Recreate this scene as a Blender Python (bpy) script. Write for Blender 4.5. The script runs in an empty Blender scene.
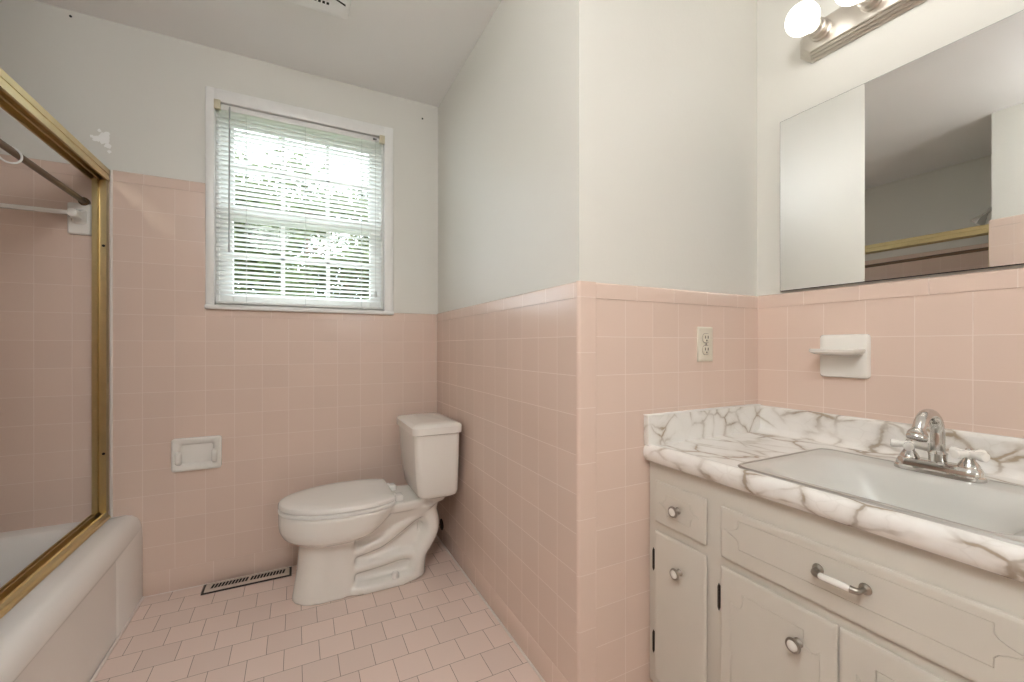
import bpy, bmesh, math, random
from mathutils import Vector, Matrix
random.seed(7)
sc = bpy.context.scene
C = sc.collection
PI = math.pi

# ------------------------------------------------------------------ helpers
def bm_new(): return bmesh.new()

def bm_box(bm, x0, x1, y0, y1, z0, z1, bev=0.0, seg=2):
    t = bmesh.new()
    bmesh.ops.create_cube(t, size=1.0)
    for v in t.verts:
        v.co = Vector((x0 + (v.co.x + .5) * (x1 - x0), y0 + (v.co.y + .5) * (y1 - y0), z0 + (v.co.z + .5) * (z1 - z0)))
    if bev > 0:
        bmesh.ops.bevel(t, geom=list(t.edges), offset=bev, segments=seg, profile=0.5, affect='EDGES')
    merge(bm, t)

def merge(bm, t):
    me = bpy.data.meshes.new('tmp'); t.to_mesh(me); t.free(); bm.from_mesh(me); bpy.data.meshes.remove(me)

def rrect(cx, cy, hx, hy, r, n=6):
    r = min(r, hx * .999, hy * .999)
    pts = []
    for qx, qy, a0 in ((1, 1, 0), (-1, 1, PI / 2), (-1, -1, PI), (1, -1, 1.5 * PI)):
        for i in range(n + 1):
            a = a0 + (PI / 2) * i / n
            pts.append((cx + qx * (hx - r) + r * math.cos(a), cy + qy * (hy - r) + r * math.sin(a)))
    return pts

def loft(bm, rings, cap0=True, cap1=True, closed=True):
    vr = [[bm.verts.new(p) for p in ring] for ring in rings]
    n = len(vr[0])
    for a, b in zip(vr[:-1], vr[1:]):
        for i in range(n if closed else n - 1):
            j = (i + 1) % n
            try: bm.faces.new((a[i], a[j], b[j], b[i]))
            except ValueError: pass
    if cap0: bm.faces.new(list(reversed(vr[0])))
    if cap1: bm.faces.new(vr[-1])
    return vr

def lathe(bm, prof, origin, axis='z', n=24, cap=True):
    """prof: list of (radius, height) along axis."""
    o = Vector(origin)
    if isinstance(axis, str):
        d = {'z': Vector((0, 0, 1)), 'x': Vector((1, 0, 0)), 'y': Vector((0, 1, 0)), '-x': Vector((-1, 0, 0)), '-y': Vector((0, -1, 0)), '-z': Vector((0, 0, -1))}[axis]
    else: d = Vector(axis).normalized()
    q = d.to_track_quat('Z', 'Y')
    rings = []
    for r, h in prof:
        rings.append([o + q @ Vector((max(r, 1e-5) * math.cos(2 * PI * i / n), max(r, 1e-5) * math.sin(2 * PI * i / n), h)) for i in range(n)])
    loft(bm, rings, cap, cap)

def tube(bm, path, rad, n=12, cap=True, closed=False, flat=None):
    """path list of points; rad number or list. flat=(axis, factor) stretches the section along a world axis."""
    P = [Vector(p) for p in path]
    R = rad if isinstance(rad, (list, tuple)) else [rad] * len(P)
    m = len(P)
    tang = []
    for i in range(m):
        if closed: t = P[(i + 1) % m] - P[i - 1]
        else: t = P[min(i + 1, m - 1)] - P[max(i - 1, 0)]
        tang.append(t.normalized())
    ref = Vector((0, 0, 1))
    if abs(tang[0].dot(ref)) > .9: ref = Vector((0, 1, 0))
    nrm = (ref - tang[0] * ref.dot(tang[0])).normalized()
    rings = []
    for i in range(m):
        nrm = (nrm - tang[i] * nrm.dot(tang[i]))
        nrm = nrm.normalized() if nrm.length > 1e-6 else tang[i].orthogonal().normalized()
        b = tang[i].cross(nrm)
        ring = []
        for k in range(n):
            a = 2 * PI * k / n
            d = (nrm * math.cos(a) + b * math.sin(a)) * R[i]
            if flat: d[flat[0]] *= flat[1]
            ring.append(P[i] + d)
        rings.append(ring)
    if closed:
        rings.append(rings[0])
        loft(bm, rings, False, False)
        bmesh.ops.remove_doubles(bm, verts=list(bm.verts), dist=1e-6)
    else:
        loft(bm, rings, cap, cap)

def spline(pts, n=8):
    P = [Vector(p) for p in pts]; out = []
    for i in range(len(P) - 1):
        p0 = P[max(i - 1, 0)]; p1 = P[i]; p2 = P[i + 1]; p3 = P[min(i + 2, len(P) - 1)]
        for k in range(n):
            t = k / n
            out.append(.5 * ((2 * p1) + (-p0 + p2) * t + (2 * p0 - 5 * p1 + 4 * p2 - p3) * t * t + (-p0 + 3 * p1 - 3 * p2 + p3) * t ** 3))
    out.append(P[-1]); return out

def wpos(o):
    v = Vector((0, 0, 0))
    while o: v += o.location; o = o.parent
    return v

def obj(name, bm, m, parent=None, smooth=35, at=None, recalc=True):
    """link a bmesh (built in world coordinates) as one mesh object."""
    if recalc: bmesh.ops.recalc_face_normals(bm, faces=list(bm.faces))
    base = Vector(at) if at else (wpos(parent) if parent else Vector((0, 0, 0)))
    for v in bm.verts: v.co -= base
    me = bpy.data.meshes.new(name); bm.to_mesh(me); bm.free()
    for mm in (m if isinstance(m, (list, tuple)) else [m]): me.materials.append(mm)
    if smooth:
        for p in me.polygons: p.use_smooth = True
        me.set_sharp_from_angle(angle=math.radians(smooth))
    o = bpy.data.objects.new(name, me); C.objects.link(o)
    if parent: o.parent = parent
    else: o.location = base
    return o

def tag(o, label, cat, group=None):
    o['label'] = label; o['category'] = cat
    if group: o['group'] = group
    return o

def thing(name, label, cat, loc, group=None):
    o = bpy.data.objects.new(name, None); o.empty_display_size = .05
    C.objects.link(o); o.location = loc
    return tag(o, label, cat, group)

def struct(o): o['kind'] = 'structure'; return o

def group_empty(name, loc=(0, 0, 0)):
    o = bpy.data.objects.new(name, None); C.objects.link(o); o.location = loc; return struct(o)

def apply_mods(o):
    dg = bpy.context.evaluated_depsgraph_get(); dg.update()
    me = bpy.data.meshes.new_from_object(o.evaluated_get(dg))
    old = o.data; o.modifiers.clear(); o.data = me; bpy.data.meshes.remove(old)

def cut(o, bm):
    """subtract a closed world-space bmesh from object o"""
    bmesh.ops.recalc_face_normals(bm, faces=list(bm.faces))
    base = wpos(o)
    for v in bm.verts: v.co -= base
    me = bpy.data.meshes.new('cutter'); bm.to_mesh(me); bm.free()
    c = bpy.data.objects.new('cutter', me); C.objects.link(c); c.location = base
    md = o.modifiers.new('cut', 'BOOLEAN'); md.object = c; md.operation = 'DIFFERENCE'; md.solver = 'EXACT'
    bpy.context.view_layer.update()
    apply_mods(o)
    bpy.data.objects.remove(c); bpy.data.meshes.remove(me)

def smooth_all(o, ang=35):
    for p in o.data.polygons: p.use_smooth = True
    o.data.set_sharp_from_angle(angle=math.radians(ang))

def remesh(o, vox, smooth_it=6):
    md = o.modifiers.new('r', 'REMESH'); md.mode = 'VOXEL'; md.voxel_size = vox
    s = o.modifiers.new('s', 'SMOOTH'); s.iterations = smooth_it; s.factor = .5
    bpy.context.view_layer.update(); apply_mods(o)
    for p in o.data.polygons: p.use_smooth = True

# ------------------------------------------------------------------ materials
class NT:
    def __init__(s, name):
        s.m = bpy.data.materials.new(name); s.m.use_nodes = True
        s.t = s.m.node_tree; s.n = s.t.nodes; s.b = s.n['Principled BSDF']; s.out = s.n['Material Output']
    def add(s, typ, **kw):
        nd = s.n.new(typ)
        for k, v in kw.items(): setattr(nd, k, v)
        return nd
    def link(s, a, b): s.t.links.new(a, b)
    def coord(s):
        return s.add('ShaderNodeTexCoord').outputs['Object']
    def noise(s, vec, scale, detail=3, rough=.5, dist=0):
        nd = s.add('ShaderNodeTexNoise'); s.link(vec, nd.inputs['Vector'])
        nd.inputs['Scale'].default_value = scale; nd.inputs['Detail'].default_value = detail
        nd.inputs['Roughness'].default_value = rough; nd.inputs['Distortion'].default_value = dist
        return nd.outputs['Fac']
    def ramp(s, fac, stops):
        r = s.add('ShaderNodeValToRGB'); s.link(fac, r.inputs['Fac'])
        e = r.color_ramp.elements
        while len(e) > 1: e.remove(e[0])
        e[0].position = stops[0][0]; e[0].color = (*stops[0][1], 1)
        for p, c in stops[1:]:
            x = e.new(p); x.color = (*c, 1)
        return r.outputs['Color']
    def mix(s, fac, a, b):
        m = s.add('ShaderNodeMix', data_type='RGBA')
        for sock, v in ((m.inputs['Factor'], fac), (m.inputs[6], a), (m.inputs[7], b)):
            if isinstance(v, (int, float)): sock.default_value = v
            elif isinstance(v, tuple): sock.default_value = (*v, 1)
            else: s.link(v, sock)
        return m.outputs[2]
    def math(s, op, a, b=None):
        m = s.add('ShaderNodeMath', operation=op)
        for i, v in enumerate((a, b)):
            if v is None: continue
            if isinstance(v, (int, float)): m.inputs[i].default_value = v
            else: s.link(v, m.inputs[i])
        return m.outputs[0]
    def bump(s, h, strength=.2, dist=.002, normal=None):
        b = s.add('ShaderNodeBump'); s.link(h, b.inputs['Height'])
        b.inputs['Strength'].default_value = strength; b.inputs['Distance'].default_value = dist
        if normal: s.link(normal, b.inputs['Normal'])
        return b.outputs['Normal']
    def set(s, **kw):
        for k, v in kw.items():
            sock = s.b.inputs[k.replace('_', ' ')]
            if isinstance(v, (int, float)): sock.default_value = v
            elif isinstance(v, tuple): sock.default_value = (*v, 1) if len(v) == 3 else v
            else: s.link(v, sock)
        return s.m

def plain(name, col, rough=.5, metal=0, var=.04, scale=30, bump=0, spec=.5, coat=0):
    t = NT(name); v = t.coord()
    n = t.noise(v, scale, 3)
    c = t.mix(n, tuple(max(0, x * (1 - var)) for x in col), tuple(min(1, x * (1 + var)) for x in col))
    kw = dict(Base_Color=c, Roughness=rough, Metallic=metal)
    t.b.inputs['Specular IOR Level'].default_value = spec
    if coat: t.b.inputs['Coat Weight'].default_value = coat; t.b.inputs['Coat Roughness'].default_value = .05
    if bump: kw['Normal'] = t.bump(n, bump, .001)
    return t.set(**kw)

def paint(name, col, rough=.38, spec=.5, bump=.12):
    t = NT(name); v = t.coord()
    big = t.noise(v, 1.6, 3); fine = t.noise(v, 90, 2); roll = t.noise(v, 6, 3)
    c = t.mix(big, tuple(x * .97 for x in col), tuple(x * 1.03 for x in col))
    h = t.math('ADD', fine, t.math('MULTIPLY', roll, 4))
    t.b.inputs['Specular IOR Level'].default_value = spec
    return t.set(Base_Color=c, Roughness=rough, Normal=t.bump(h, bump, .002))

def tile(name, axes, u0, v0, bw, rh, col, grout, offset=0.0, mortar=.0011, rough=.19, var=.02, wav=.25, spec=.5):
    t = NT(name); v = t.coord()
    sp = t.add('ShaderNodeSeparateXYZ'); t.link(v, sp.inputs[0])
    cb = t.add('ShaderNodeCombineXYZ')
    t.link(t.math('SUBTRACT', sp.outputs['XYZ'.index(axes[0])], u0 - 50 * bw), cb.inputs[0])
    t.link(t.math('SUBTRACT', sp.outputs['XYZ'.index(axes[1])], v0 - 50 * rh), cb.inputs[1])
    br = t.add('ShaderNodeTexBrick'); br.offset = offset; br.offset_frequency = 2; br.squash = 1.0
    wob = t.add('ShaderNodeVectorMath', operation='MULTIPLY_ADD')
    nz = t.add('ShaderNodeTexNoise'); t.link(v, nz.inputs['Vector']); nz.inputs['Scale'].default_value = 14
    sb = t.add('ShaderNodeVectorMath', operation='SUBTRACT'); t.link(nz.outputs['Color'], sb.inputs[0]); sb.inputs[1].default_value = (.5, .5, .5)
    t.link(sb.outputs[0], wob.inputs[0]); wob.inputs[1].default_value = (.0018, .0018, 0); t.link(cb.outputs[0], wob.inputs[2])
    t.link(wob.outputs[0], br.inputs['Vector'])
    for k, x in (('Scale', 1.0), ('Mortar Size', mortar), ('Mortar Smooth', .25), ('Bias', 0), ('Brick Width', bw), ('Row Height', rh)):
        br.inputs[k].default_value = x
    br.inputs['Color1'].default_value = (*[x * (1 - var) for x in col], 1)
    br.inputs['Color2'].default_value = (*[x * (1 + var) for x in col], 1)
    br.inputs['Mortar'].default_value = (*grout, 1)
    big = t.noise(v, 3.0, 4)
    c = t.mix(t.math('MULTIPLY', big, .12), br.outputs['Color'], tuple(x * .8 for x in col))
    # softly pillowed tiles with a wavy glaze
    h = t.math('ADD', t.math('MULTIPLY', br.outputs['Fac'], -1.8), t.math('MULTIPLY', t.noise(v, 7, 2), wav * 6))
    rgh = t.math('ADD', rough, t.math('MULTIPLY', br.outputs['Fac'], .5))
    t.b.inputs['Specular IOR Level'].default_value = spec
    return t.set(Base_Color=c, Roughness=rgh, Normal=t.bump(h, .35, .0012))

PINK = (.755, .585, .492)
GROUT = (.80, .66, .58)
M = {}
M['paint'] = paint('wall_paint', (.745, .725, .665), .40, .4)
M['ceiling'] = paint('ceiling_paint', (.94, .93, .915), .5, .4)
M['trim'] = plain('trim_paint', (.86, .85, .82), .35)
M['grille'] = plain('white_grille', (.97, .97, .96), .4)
M['plastic'] = plain('white_plastic', (.84, .83, .80), .3)
M['porcelain'] = plain('porcelain', (.86, .83, .775), .08, var=.015, scale=6, coat=.3)
M['enamel'] = plain('tub_enamel', (.93, .905, .87), .12, var=.015, scale=5, coat=.3)
M['sink'] = plain('sink_enamel', (.64, .625, .585), .24, var=.012, scale=5, coat=.3)
M['gold'] = plain('gold_anodised', (.66, .53, .29), .33, 1.0, var=.08)
M['bronze'] = plain('dark_bronze', (.17, .115, .075), .35, .8, var=.1)
M['chrome'] = plain('chrome', (.62, .605, .58), .09, 1.0, var=.04)
M['nickel'] = plain('brushed_nickel', (.66, .62, .56), .32, 1.0, var=.06)
M['pewter'] = plain('pewter', (.36, .33, .29), .35, 1.0, var=.1)
M['steel_rim'] = plain('steel_rim', (.42, .40, .37), .4, .8, var=.05)
M['black'] = plain('black_rust', (.035, .025, .02), .6, .2, var=.3)
M['dark'] = plain('dark_void', (.012, .011, .010), .8)
M['caulk'] = plain('caulk', (.84, .76, .70), .5)
M['ivory'] = plain('ivory_plastic', (.76, .70, .58), .35)
M['bark'] = plain('bark', (.16, .11, .07), .9, var=.3, scale=18, bump=.5)
M['lawn'] = plain('lawn_grass', (.12, .15, .07), .9, var=.4, scale=4)
M['mirror'] = plain('mirror_silver', (.83, .835, .82), .0, 1.0, var=0)
M['register'] = plain('register_paint', (.62, .52, .44), .5, 0, var=.15, scale=60)
M['old_plastic'] = plain('yellowed_plastic', (.62, .56, .40), .4)

def m_cabinet():
    t = NT('cabinet_paint'); v = t.coord()
    n = t.noise(v, 5, 4); f = t.noise(v, 60, 3); s = t.noise(v, 22, 4, .6, 1.0)
    c = t.mix(n, (.61, .57, .50), (.67, .63, .56))
    spot = t.ramp(s, [(0.0, (0, 0, 0)), (.70, (0, 0, 0)), (.78, (1, 1, 1))])
    c = t.mix(t.math('MULTIPLY', spot, .22), c, (.36, .31, .24))
    return t.set(Base_Color=c, Roughness=.42, Normal=t.bump(t.math('ADD', f, t.math('MULTIPLY', n, 3)), .12, .001))
M['cabinet'] = m_cabinet()

def m_marble():
    t = NT('marble_laminate'); v = t.coord()
    mp = t.add('ShaderNodeMapping'); t.link(v, mp.inputs['Vector'])
    mp.inputs['Rotation'].default_value = (.5, .3, .6); mp.inputs['Scale'].default_value = (1, .62, 1)
    nz = t.add('ShaderNodeTexNoise'); t.link(mp.outputs[0], nz.inputs['Vector']); nz.inputs['Scale'].default_value = 8; nz.inputs['Detail'].default_value = 5
    ad = t.add('ShaderNodeVectorMath', operation='MULTIPLY_ADD'); t.link(nz.outputs['Color'], ad.inputs[0])
    ad.inputs[1].default_value = (.085, .085, .085); t.link(mp.outputs[0], ad.inputs[2])
    vo = t.add('ShaderNodeTexVoronoi', feature='DISTANCE_TO_EDGE'); t.link(ad.outputs[0], vo.inputs['Vector']); vo.inputs['Scale'].default_value = 13
    vo2 = t.add('ShaderNodeTexVoronoi', feature='DISTANCE_TO_EDGE'); t.link(ad.outputs[0], vo2.inputs['Vector']); vo2.inputs['Scale'].default_value = 27
    mask = t.noise(v, 9, 2)
    mk = t.ramp(mask, [(0, (0, 0, 0)), (.38, (.05, .05, .05)), (.58, (1, 1, 1))])
    vein = t.ramp(vo.outputs['Distance'], [(0, (1, 1, 1)), (.018, (.95, .95, .95)), (.045, (.42, .42, .42)), (.11, (.14, .14, .14)), (.22, (0, 0, 0))])
    vein2 = t.ramp(vo2.outputs['Distance'], [(0, (1, 1, 1)), (.03, (.25, .25, .25)), (.08, (0, 0, 0))])
    a = t.math('MULTIPLY', vein, mk)
    b = t.math('MULTIPLY', t.math('MULTIPLY', vein2, t.noise(v, 14, 2)), .25)
    fac = t.math('MINIMUM', t.math('ADD', a, t.math('MULTIPLY', b, mk)), 1.0)
    tint = t.mix(t.noise(v, 6, 2), (.22, .19, .16), (.40, .27, .14))
    base = t.mix(t.noise(v, 10, 3), (.84, .81, .765), (.90, .875, .835))
    return t.set(Base_Color=t.mix(t.math('MULTIPLY', fac, .85), base, tint), Roughness=.22)
M['marble'] = m_marble()

def m_slat():
    t = NT('blind_slat'); v = t.coord()
    d = t.add('ShaderNodeBsdfDiffuse'); tr = t.add('ShaderNodeBsdfTranslucent'); g = t.add('ShaderNodeBsdfGlossy')
    c = t.mix(t.noise(v, 9, 2), (.92, .92, .90), (.95, .95, .935))
    t.link(c, d.inputs[0]); t.link(c, tr.inputs[0]); g.inputs['Roughness'].default_value = .35
    m1 = t.add('ShaderNodeMixShader'); m1.inputs[0].default_value = .80; t.link(d.outputs[0], m1.inputs[1]); t.link(tr.outputs[0], m1.inputs[2])
    m2 = t.add('ShaderNodeMixShader'); m2.inputs[0].default_value = .05; t.link(m1.outputs[0], m2.inputs[1]); t.link(g.outputs[0], m2.inputs[2])
    t.link(m2.outputs[0], t.out.inputs[0]); return t.m
M['slat'] = m_slat()

def m_glass():
    t = NT('window_glass'); tr = t.add('ShaderNodeBsdfTransparent'); g = t.add('ShaderNodeBsdfGlossy'); f = t.add('ShaderNodeFresnel')
    f.inputs['IOR'].default_value = 1.45; g.inputs['Roughness'].default_value = .02
    tint = t.mix(t.noise(t.coord(), 3, 2), (.93, .95, .95), (.96, .97, .97)); t.link(tint, tr.inputs[0])
    m1 = t.add('ShaderNodeMixShader'); t.link(t.math('MULTIPLY', f.outputs[0], .3), m1.inputs[0]); t.link(tr.outputs[0], m1.inputs[1]); t.link(g.outputs[0], m1.inputs[2])
    t.link(m1.outputs[0], t.out.inputs[0]); return t.m
M['glass'] = m_glass()

def m_emit(name, col, strength):
    t = NT(name); lw = t.add('ShaderNodeLayerWeight'); lw.inputs[0].default_value = .35
    t.b.inputs['Base Color'].default_value = (.9, .9, .88, 1); t.b.inputs['Roughness'].default_value = .2
    t.b.inputs['Emission Color'].default_value = (*col, 1); t.b.inputs['Emission Strength'].default_value = strength
    n = t.noise(t.coord(), 4, 1)
    t.link(t.mix(n, tuple(c * .98 for c in col), col), t.b.inputs['Emission Color'])
    return t.m

def m_leaf(name, c1, c2):
    t = NT(name); v = t.coord()
    c = t.mix(t.noise(v, 2.2, 3), c1, c2)
    d = t.add('ShaderNodeBsdfDiffuse'); tr = t.add('ShaderNodeBsdfTranslucent'); t.link(c, d.inputs[0]); t.link(c, tr.inputs[0])
    m1 = t.add('ShaderNodeMixShader'); m1.inputs[0].default_value = .4; t.link(d.outputs[0], m1.inputs[1]); t.link(tr.outputs[0], m1.inputs[2])
    t.link(m1.outputs[0], t.out.inputs[0]); return t.m
M['leaf_a'] = m_leaf('leaves_mid_green', (0.039, 0.055, 0.024), (0.128, 0.152, 0.068))
M['leaf_b'] = m_leaf('leaves_yellow_green', (0.064, 0.081, 0.039), (0.181, 0.203, 0.103))
M['leaf_c'] = m_leaf('leaves_dark_green', (0.030, 0.040, 0.021), (0.089, 0.106, 0.057))

# ------------------------------------------------------------------ geometry constants
H = 1.05                # camera height
CEIL = 2.375
XR, YB, YF, XM, XL, XT, YE = .69, 2.272, .955, 1.475, -.58, -1.34, .92
YREAR = -2.7
TT = .008               # tile thickness
CAPB, CAPT = 1.184, 1.230

# brightness knobs
E_BULB, E_FILL_TOP, E_FILL_REAR, E_SKY = 2.5, 21.0, 7.5, 8.5

# ------------------------------------------------------------------ room shell
bm = bm_new(); bm_box(bm, XT - .1, XM + .1, YREAR - .1, YB + .13, -.08, 0)
M['floor'] = tile('floor_tile', 'XY', .666, 1.338, .1085, .1077, (.83, .665, .585), (.28, .19, .14), .5, .0010, .30, .05, .12)
struct(obj('floor', bm, M['floor'], smooth=0))
bm = bm_new(); bm_box(bm, XT - .1, XM + .1, YREAR - .1, YB + .13, CEIL, CEIL + .08)
struct(obj('ceiling', bm, M['ceiling'], smooth=0))

# back wall with the window opening
WX0, WX1, WZ0, WZ1 = -.325, .405, 1.235, 2.135
bm = bm_new()
yb0, yb1 = YB + TT, YB + .13
for (x0, x1, z0, z1) in ((XT - .1, WX0, 0, CEIL), (WX1, XR + .12, 0, CEIL), (WX0, WX1, 0, WZ0), (WX0, WX1, WZ1, CEIL)):
    bm_box(bm, x0, x1, yb0, yb1, z0, z1)
wall_back = struct(obj('wall_back', bm, M['paint'], smooth=0))
# tiles of the back wall
RB, ZB = .1085, 1.072
M['t_back'] = tile('pink_tile_back', 'XZ', .6116, ZB, .1078, RB, PINK, GROUT)
M['t_back_base'] = tile('pink_base_back', 'XZ', -.174, .1, .155, 5.0, PINK, GROUT)
M['t_back_cap'] = tile('pink_cap_back', 'XZ', -.57, .1, .1545, 5.0, PINK, GROUT)
def slab_xz(name, x0, x1, z0, z1, y, m, parent, bev=.0, th=TT):
    b = bm_new(); bm_box(b, x0, x1, y, y + th, z0, z1, bev); return obj(name, b, m, parent)
def capx(name, x0, x1, z0, z1, y, m, parent, sgn=1):
    """bullnose cap running along X on a wall whose room side is at lower y"""
    b = bm_new(); prof = []
    R = .007
    prof = [(y + TT, z0 - .0012), (y + .0014, z0 - .0012), (y + .0014, z0 + .0003), (y - .001, z0 + .0003)]
    for i in range(7):
        a = PI / 2 * i / 6
        prof.append((y - .001 + R - R * math.cos(a), z1 - R + R * math.sin(a)))
    prof.append((y + TT, z1))
    loft(b, [[(x0, p[0], p[1]) for p in prof], [(x1, p[0], p[1]) for p in prof]])
    return obj(name, b, m, parent)
def capy(name, y0, y1, z0, z1, x, m, parent, room=-1):
    """bullnose cap running along Y; room side is -X (room=-1) or +X (room=1)"""
    b = bm_new(); R = .007; r = room
    prof = [(x - r * TT, z0 - .0012), (x - r * .0014, z0 - .0012), (x - r * .0014, z0 + .0003), (x + r * .001, z0 + .0003)]
    for i in range(7):
        a = PI / 2 * i / 6
        prof.append((x + r * (.001 - R + R * math.cos(a)), z1 - R + R * math.sin(a)))
    prof.append((x - r * TT, z1))
    loft(b, [[(p[0], y0, p[1]) for p in prof], [(p[0], y1, p[1]) for p in prof]])
    return obj(name, b, m, parent)
XW = -.358   # left edge of the window casing, where the tall tile stops
b = bm_new()
bm_box(b, XT, XW, YB, yb0, ZB - 9 * RB, ZB + 6 * RB - .0013)
bm_box(b, XW, XR, YB, yb0, ZB - 9 * RB, ZB + RB - .0013)
obj('wall_tile', b, M['t_back'], wall_back, smooth=0)
slab_xz('base_tile', XL, XR, 0, ZB - 9 * RB, YB - .001, M['t_back_base'], wall_back, .001)
capx('tile_cap', XT, XW, ZB + 6 * RB, ZB + 6 * RB + .045, YB, M['t_back_cap'], wall_back)
capx('tile_cap', XW, XR, ZB + RB, ZB + RB + .045, YB, M['t_back_cap'], wall_back)

# right wall (beside the toilet) : room side -X, and the face toward the vanity : one pier
RR, ZR = .1095, 1.0765
bm = bm_new(); bm_box(bm, XR + TT, XM + .1, YF + TT, yb1, 0, CEIL)
wall_right = struct(obj('wall_right', bm, M['paint'], smooth=0))
M['t_right'] = tile('pink_tile_right', 'YZ', 1.0615, ZR, .1107, RR, PINK, GROUT)
M['t_right_cap'] = tile('pink_cap_right', 'YZ', 1.276, .1, .1495, 5.0, PINK, GROUT)
M['t_right_base'] = tile('pink_base_right', 'YZ', 1.24, .1, .155, 5.0, PINK, GROUT)
M['t_front'] = tile('pink_tile_front', 'XZ', .75, ZR, .1085, RR, PINK, GROUT)
M['t_front_cap'] = tile('pink_cap_front', 'XZ', .749, .1, .1535, 5.0, PINK, GROUT)
M['t_edge'] = tile('pink_edge_front', 'XZ', .2, 1.032, 5.0, .1545, PINK, GROUT)
b = bm_new(); bm_box(b, XR, XR + TT, YF + .006, YB, ZR - 9 * RR, CAPB - .0013); obj('wall_tile', b, M['t_right'], wall_right, smooth=0)
b = bm_new(); bm_box(b, XR - .001, XR + TT, YF + .006, YB, 0, ZR - 9 * RR, .001); obj('base_tile', b, M['t_right_base'], wall_right)
capy('tile_cap', YF + .006, YB, CAPB, CAPT, XR, M['t_right_cap'], wall_right, -1)
b = bm_new(); bm_box(b, .7508, XM, YF, YF + TT, 0, CAPB - .0013); obj('wall_tile', b, M['t_front'], wall_right, smooth=0)
capx('tile_cap', .7505, XM, CAPB, CAPT, YF, M['t_front_cap'], wall_right)
# rounded corner strip
b = bm_new(); R = .009
prof = [(.7495, YF), (.7495, YF + TT), (XR + .006, YF + TT), (XR, YF + .02), (XR - .0005, YF + .02), (XR - .0005, YF + R)]
prof = [(XR - .001 + R - R * math.cos(a), YF - .0008 + R - R * math.sin(a)) for a in [PI / 2 * i / 8 for i in range(9)]] + [(.7495, YF - .0008), (.7495, YF + TT), (XR + TT, YF + TT), (XR - .001, YF + TT)]
loft(b, [[(p[0], p[1], z) for p in prof] for z in (0, CAPT - .006, CAPT)])
obj('corner_tile', b, M['t_edge'], wall_right)
# mirror wall
bm = bm_new(); bm_box(bm, XM + TT, XM + .1, YREAR, YF + TT, 0, CEIL)
wall_mirror = struct(obj('wall_vanity', bm, M['paint'], smooth=0))
M['t_van'] = tile('pink_tile_vanity', 'YZ', .742, ZR, .1098, RR, PINK, GROUT)
M['t_van_cap'] = tile('pink_cap_vanity', 'YZ', .34, .1, .1535, 5.0, PINK, GROUT)
b = bm_new(); bm_box(b, XM, XM + TT, YREAR, YF, 0, CAPB - .0013); obj('wall_tile', b, M['t_van'], wall_mirror, smooth=0)
capy('tile_cap', YREAR, YF, CAPB, CAPT, XM, M['t_van_cap'], wall_mirror, -1)
# left wall + the end wall of the tub alcove : one pier
bm = bm_new(); bm_box(bm, XT - .1, XL - TT, YREAR, YE - TT, 0, CEIL)
wall_left = struct(obj('wall_left', bm, M['paint'], smooth=0))
M['t_left'] = tile('pink_tile_left', 'YZ', .5, ZB, .1085, RB, PINK, GROUT)
M['t_end'] = tile('pink_tile_end', 'XZ', .6116, ZB, .1078, RB, PINK, GROUT)
ZT = ZB + 6 * RB
b = bm_new(); bm_box(b, XL - TT, XL, .56, YE, 0, ZT); bm_box(b, XL - TT, XL, YREAR, .56, 0, CAPB); obj('wall_tile', b, M['t_left'], wall_left, smooth=0)
b = bm_new(); bm_box(b, XT, XL - TT, YE - TT, YE, 0, ZT); obj('wall_tile', b, M['t_end'], wall_left, smooth=0)
capy('tile_cap', .56, YE, ZT, ZT + .045, XL, M['t_left'], wall_left, 1)
b = bm_new(); bm_box(b, XT, XL - TT, YE - TT, YE, ZT, ZT + .045, .003); obj('tile_cap', b, M['t_end'], wall_left)
# far wall of the alcove
bm = bm_new(); bm_box(bm, XT - .1, XT - TT, YE - TT, yb1, 0, CEIL)
wall_alcove = struct(obj('wall_alcove', bm, M['paint'], smooth=0))
M['t_alc'] = tile('pink_tile_alcove', 'YZ', .5, ZB, .1085, RB, PINK, GROUT)
b = bm_new(); bm_box(b, XT - TT, XT, YE, YB, 0, ZT); obj('wall_tile', b, M['t_alc'], wall_alcove, smooth=0)
capy('tile_cap', YE, YB, ZT, ZT + .045, XT, M['t_alc'], wall_alcove, 1)
# rear wall behind the viewer
bm = bm_new(); bm_box(bm, XT - .1, XM + .1, YREAR - .1, YREAR, 0, CEIL)
struct(obj('wall_rear', bm, M['paint'], smooth=0))
# caulk lines along the floor
b = bm_new(); bm_box(b, XR - .007, XR, YF + .01, YB, 0, .007, .002); struct(obj('trim_1', b, M['caulk']))
b = bm_new(); bm_box(b, XL, XR - .007, YB - .004, YB, 0, .003, .001); struct(obj('trim_2', b, M['caulk']))

# marks on the painted wall : chipped paint and two nail holes
def chip(cx, cz, pts, y):
    b = bm_new(); rnd = random.Random(3)
    for k, (dx, dz, r) in enumerate(pts):
        n = 14; ring = []
        for i in range(n):
            q = r * (.72 + .5 * rnd.random()); ring.append((cx + dx + q * math.cos(2 * PI * i / n), cz + dz + q * math.sin(2 * PI * i / n)))
        loft(b, [[(p[0], y + .0005, p[1]) for p in ring], [(p[0], y - .0008 - .00012 * k, p[1]) for p in ring]])
    return b
o = obj('paint_chip', chip(-.70, 1.893, [(0, 0, .022), (-.022, -.008, .012), (.014, -.03, .010), (.012, .02, .009), (.018, -.052, .006), (-.012, .028, .006), (-.035, .0, .006)], yb0), plain('bare_plaster', (.95, .94, .91), .7), wall_back, smooth=0)
o['label'] = 'white patch of chipped paint'
for (x, z) in ((-.797, 2.352), (.61, 2.29)):
    b = bm_new(); lathe(b, [(.0045, 0), (.0045, .002), (.001, .004)], (x, yb0, z), '-y', 10)
    obj('nail_hole', b, M['dark'], wall_back)

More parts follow.
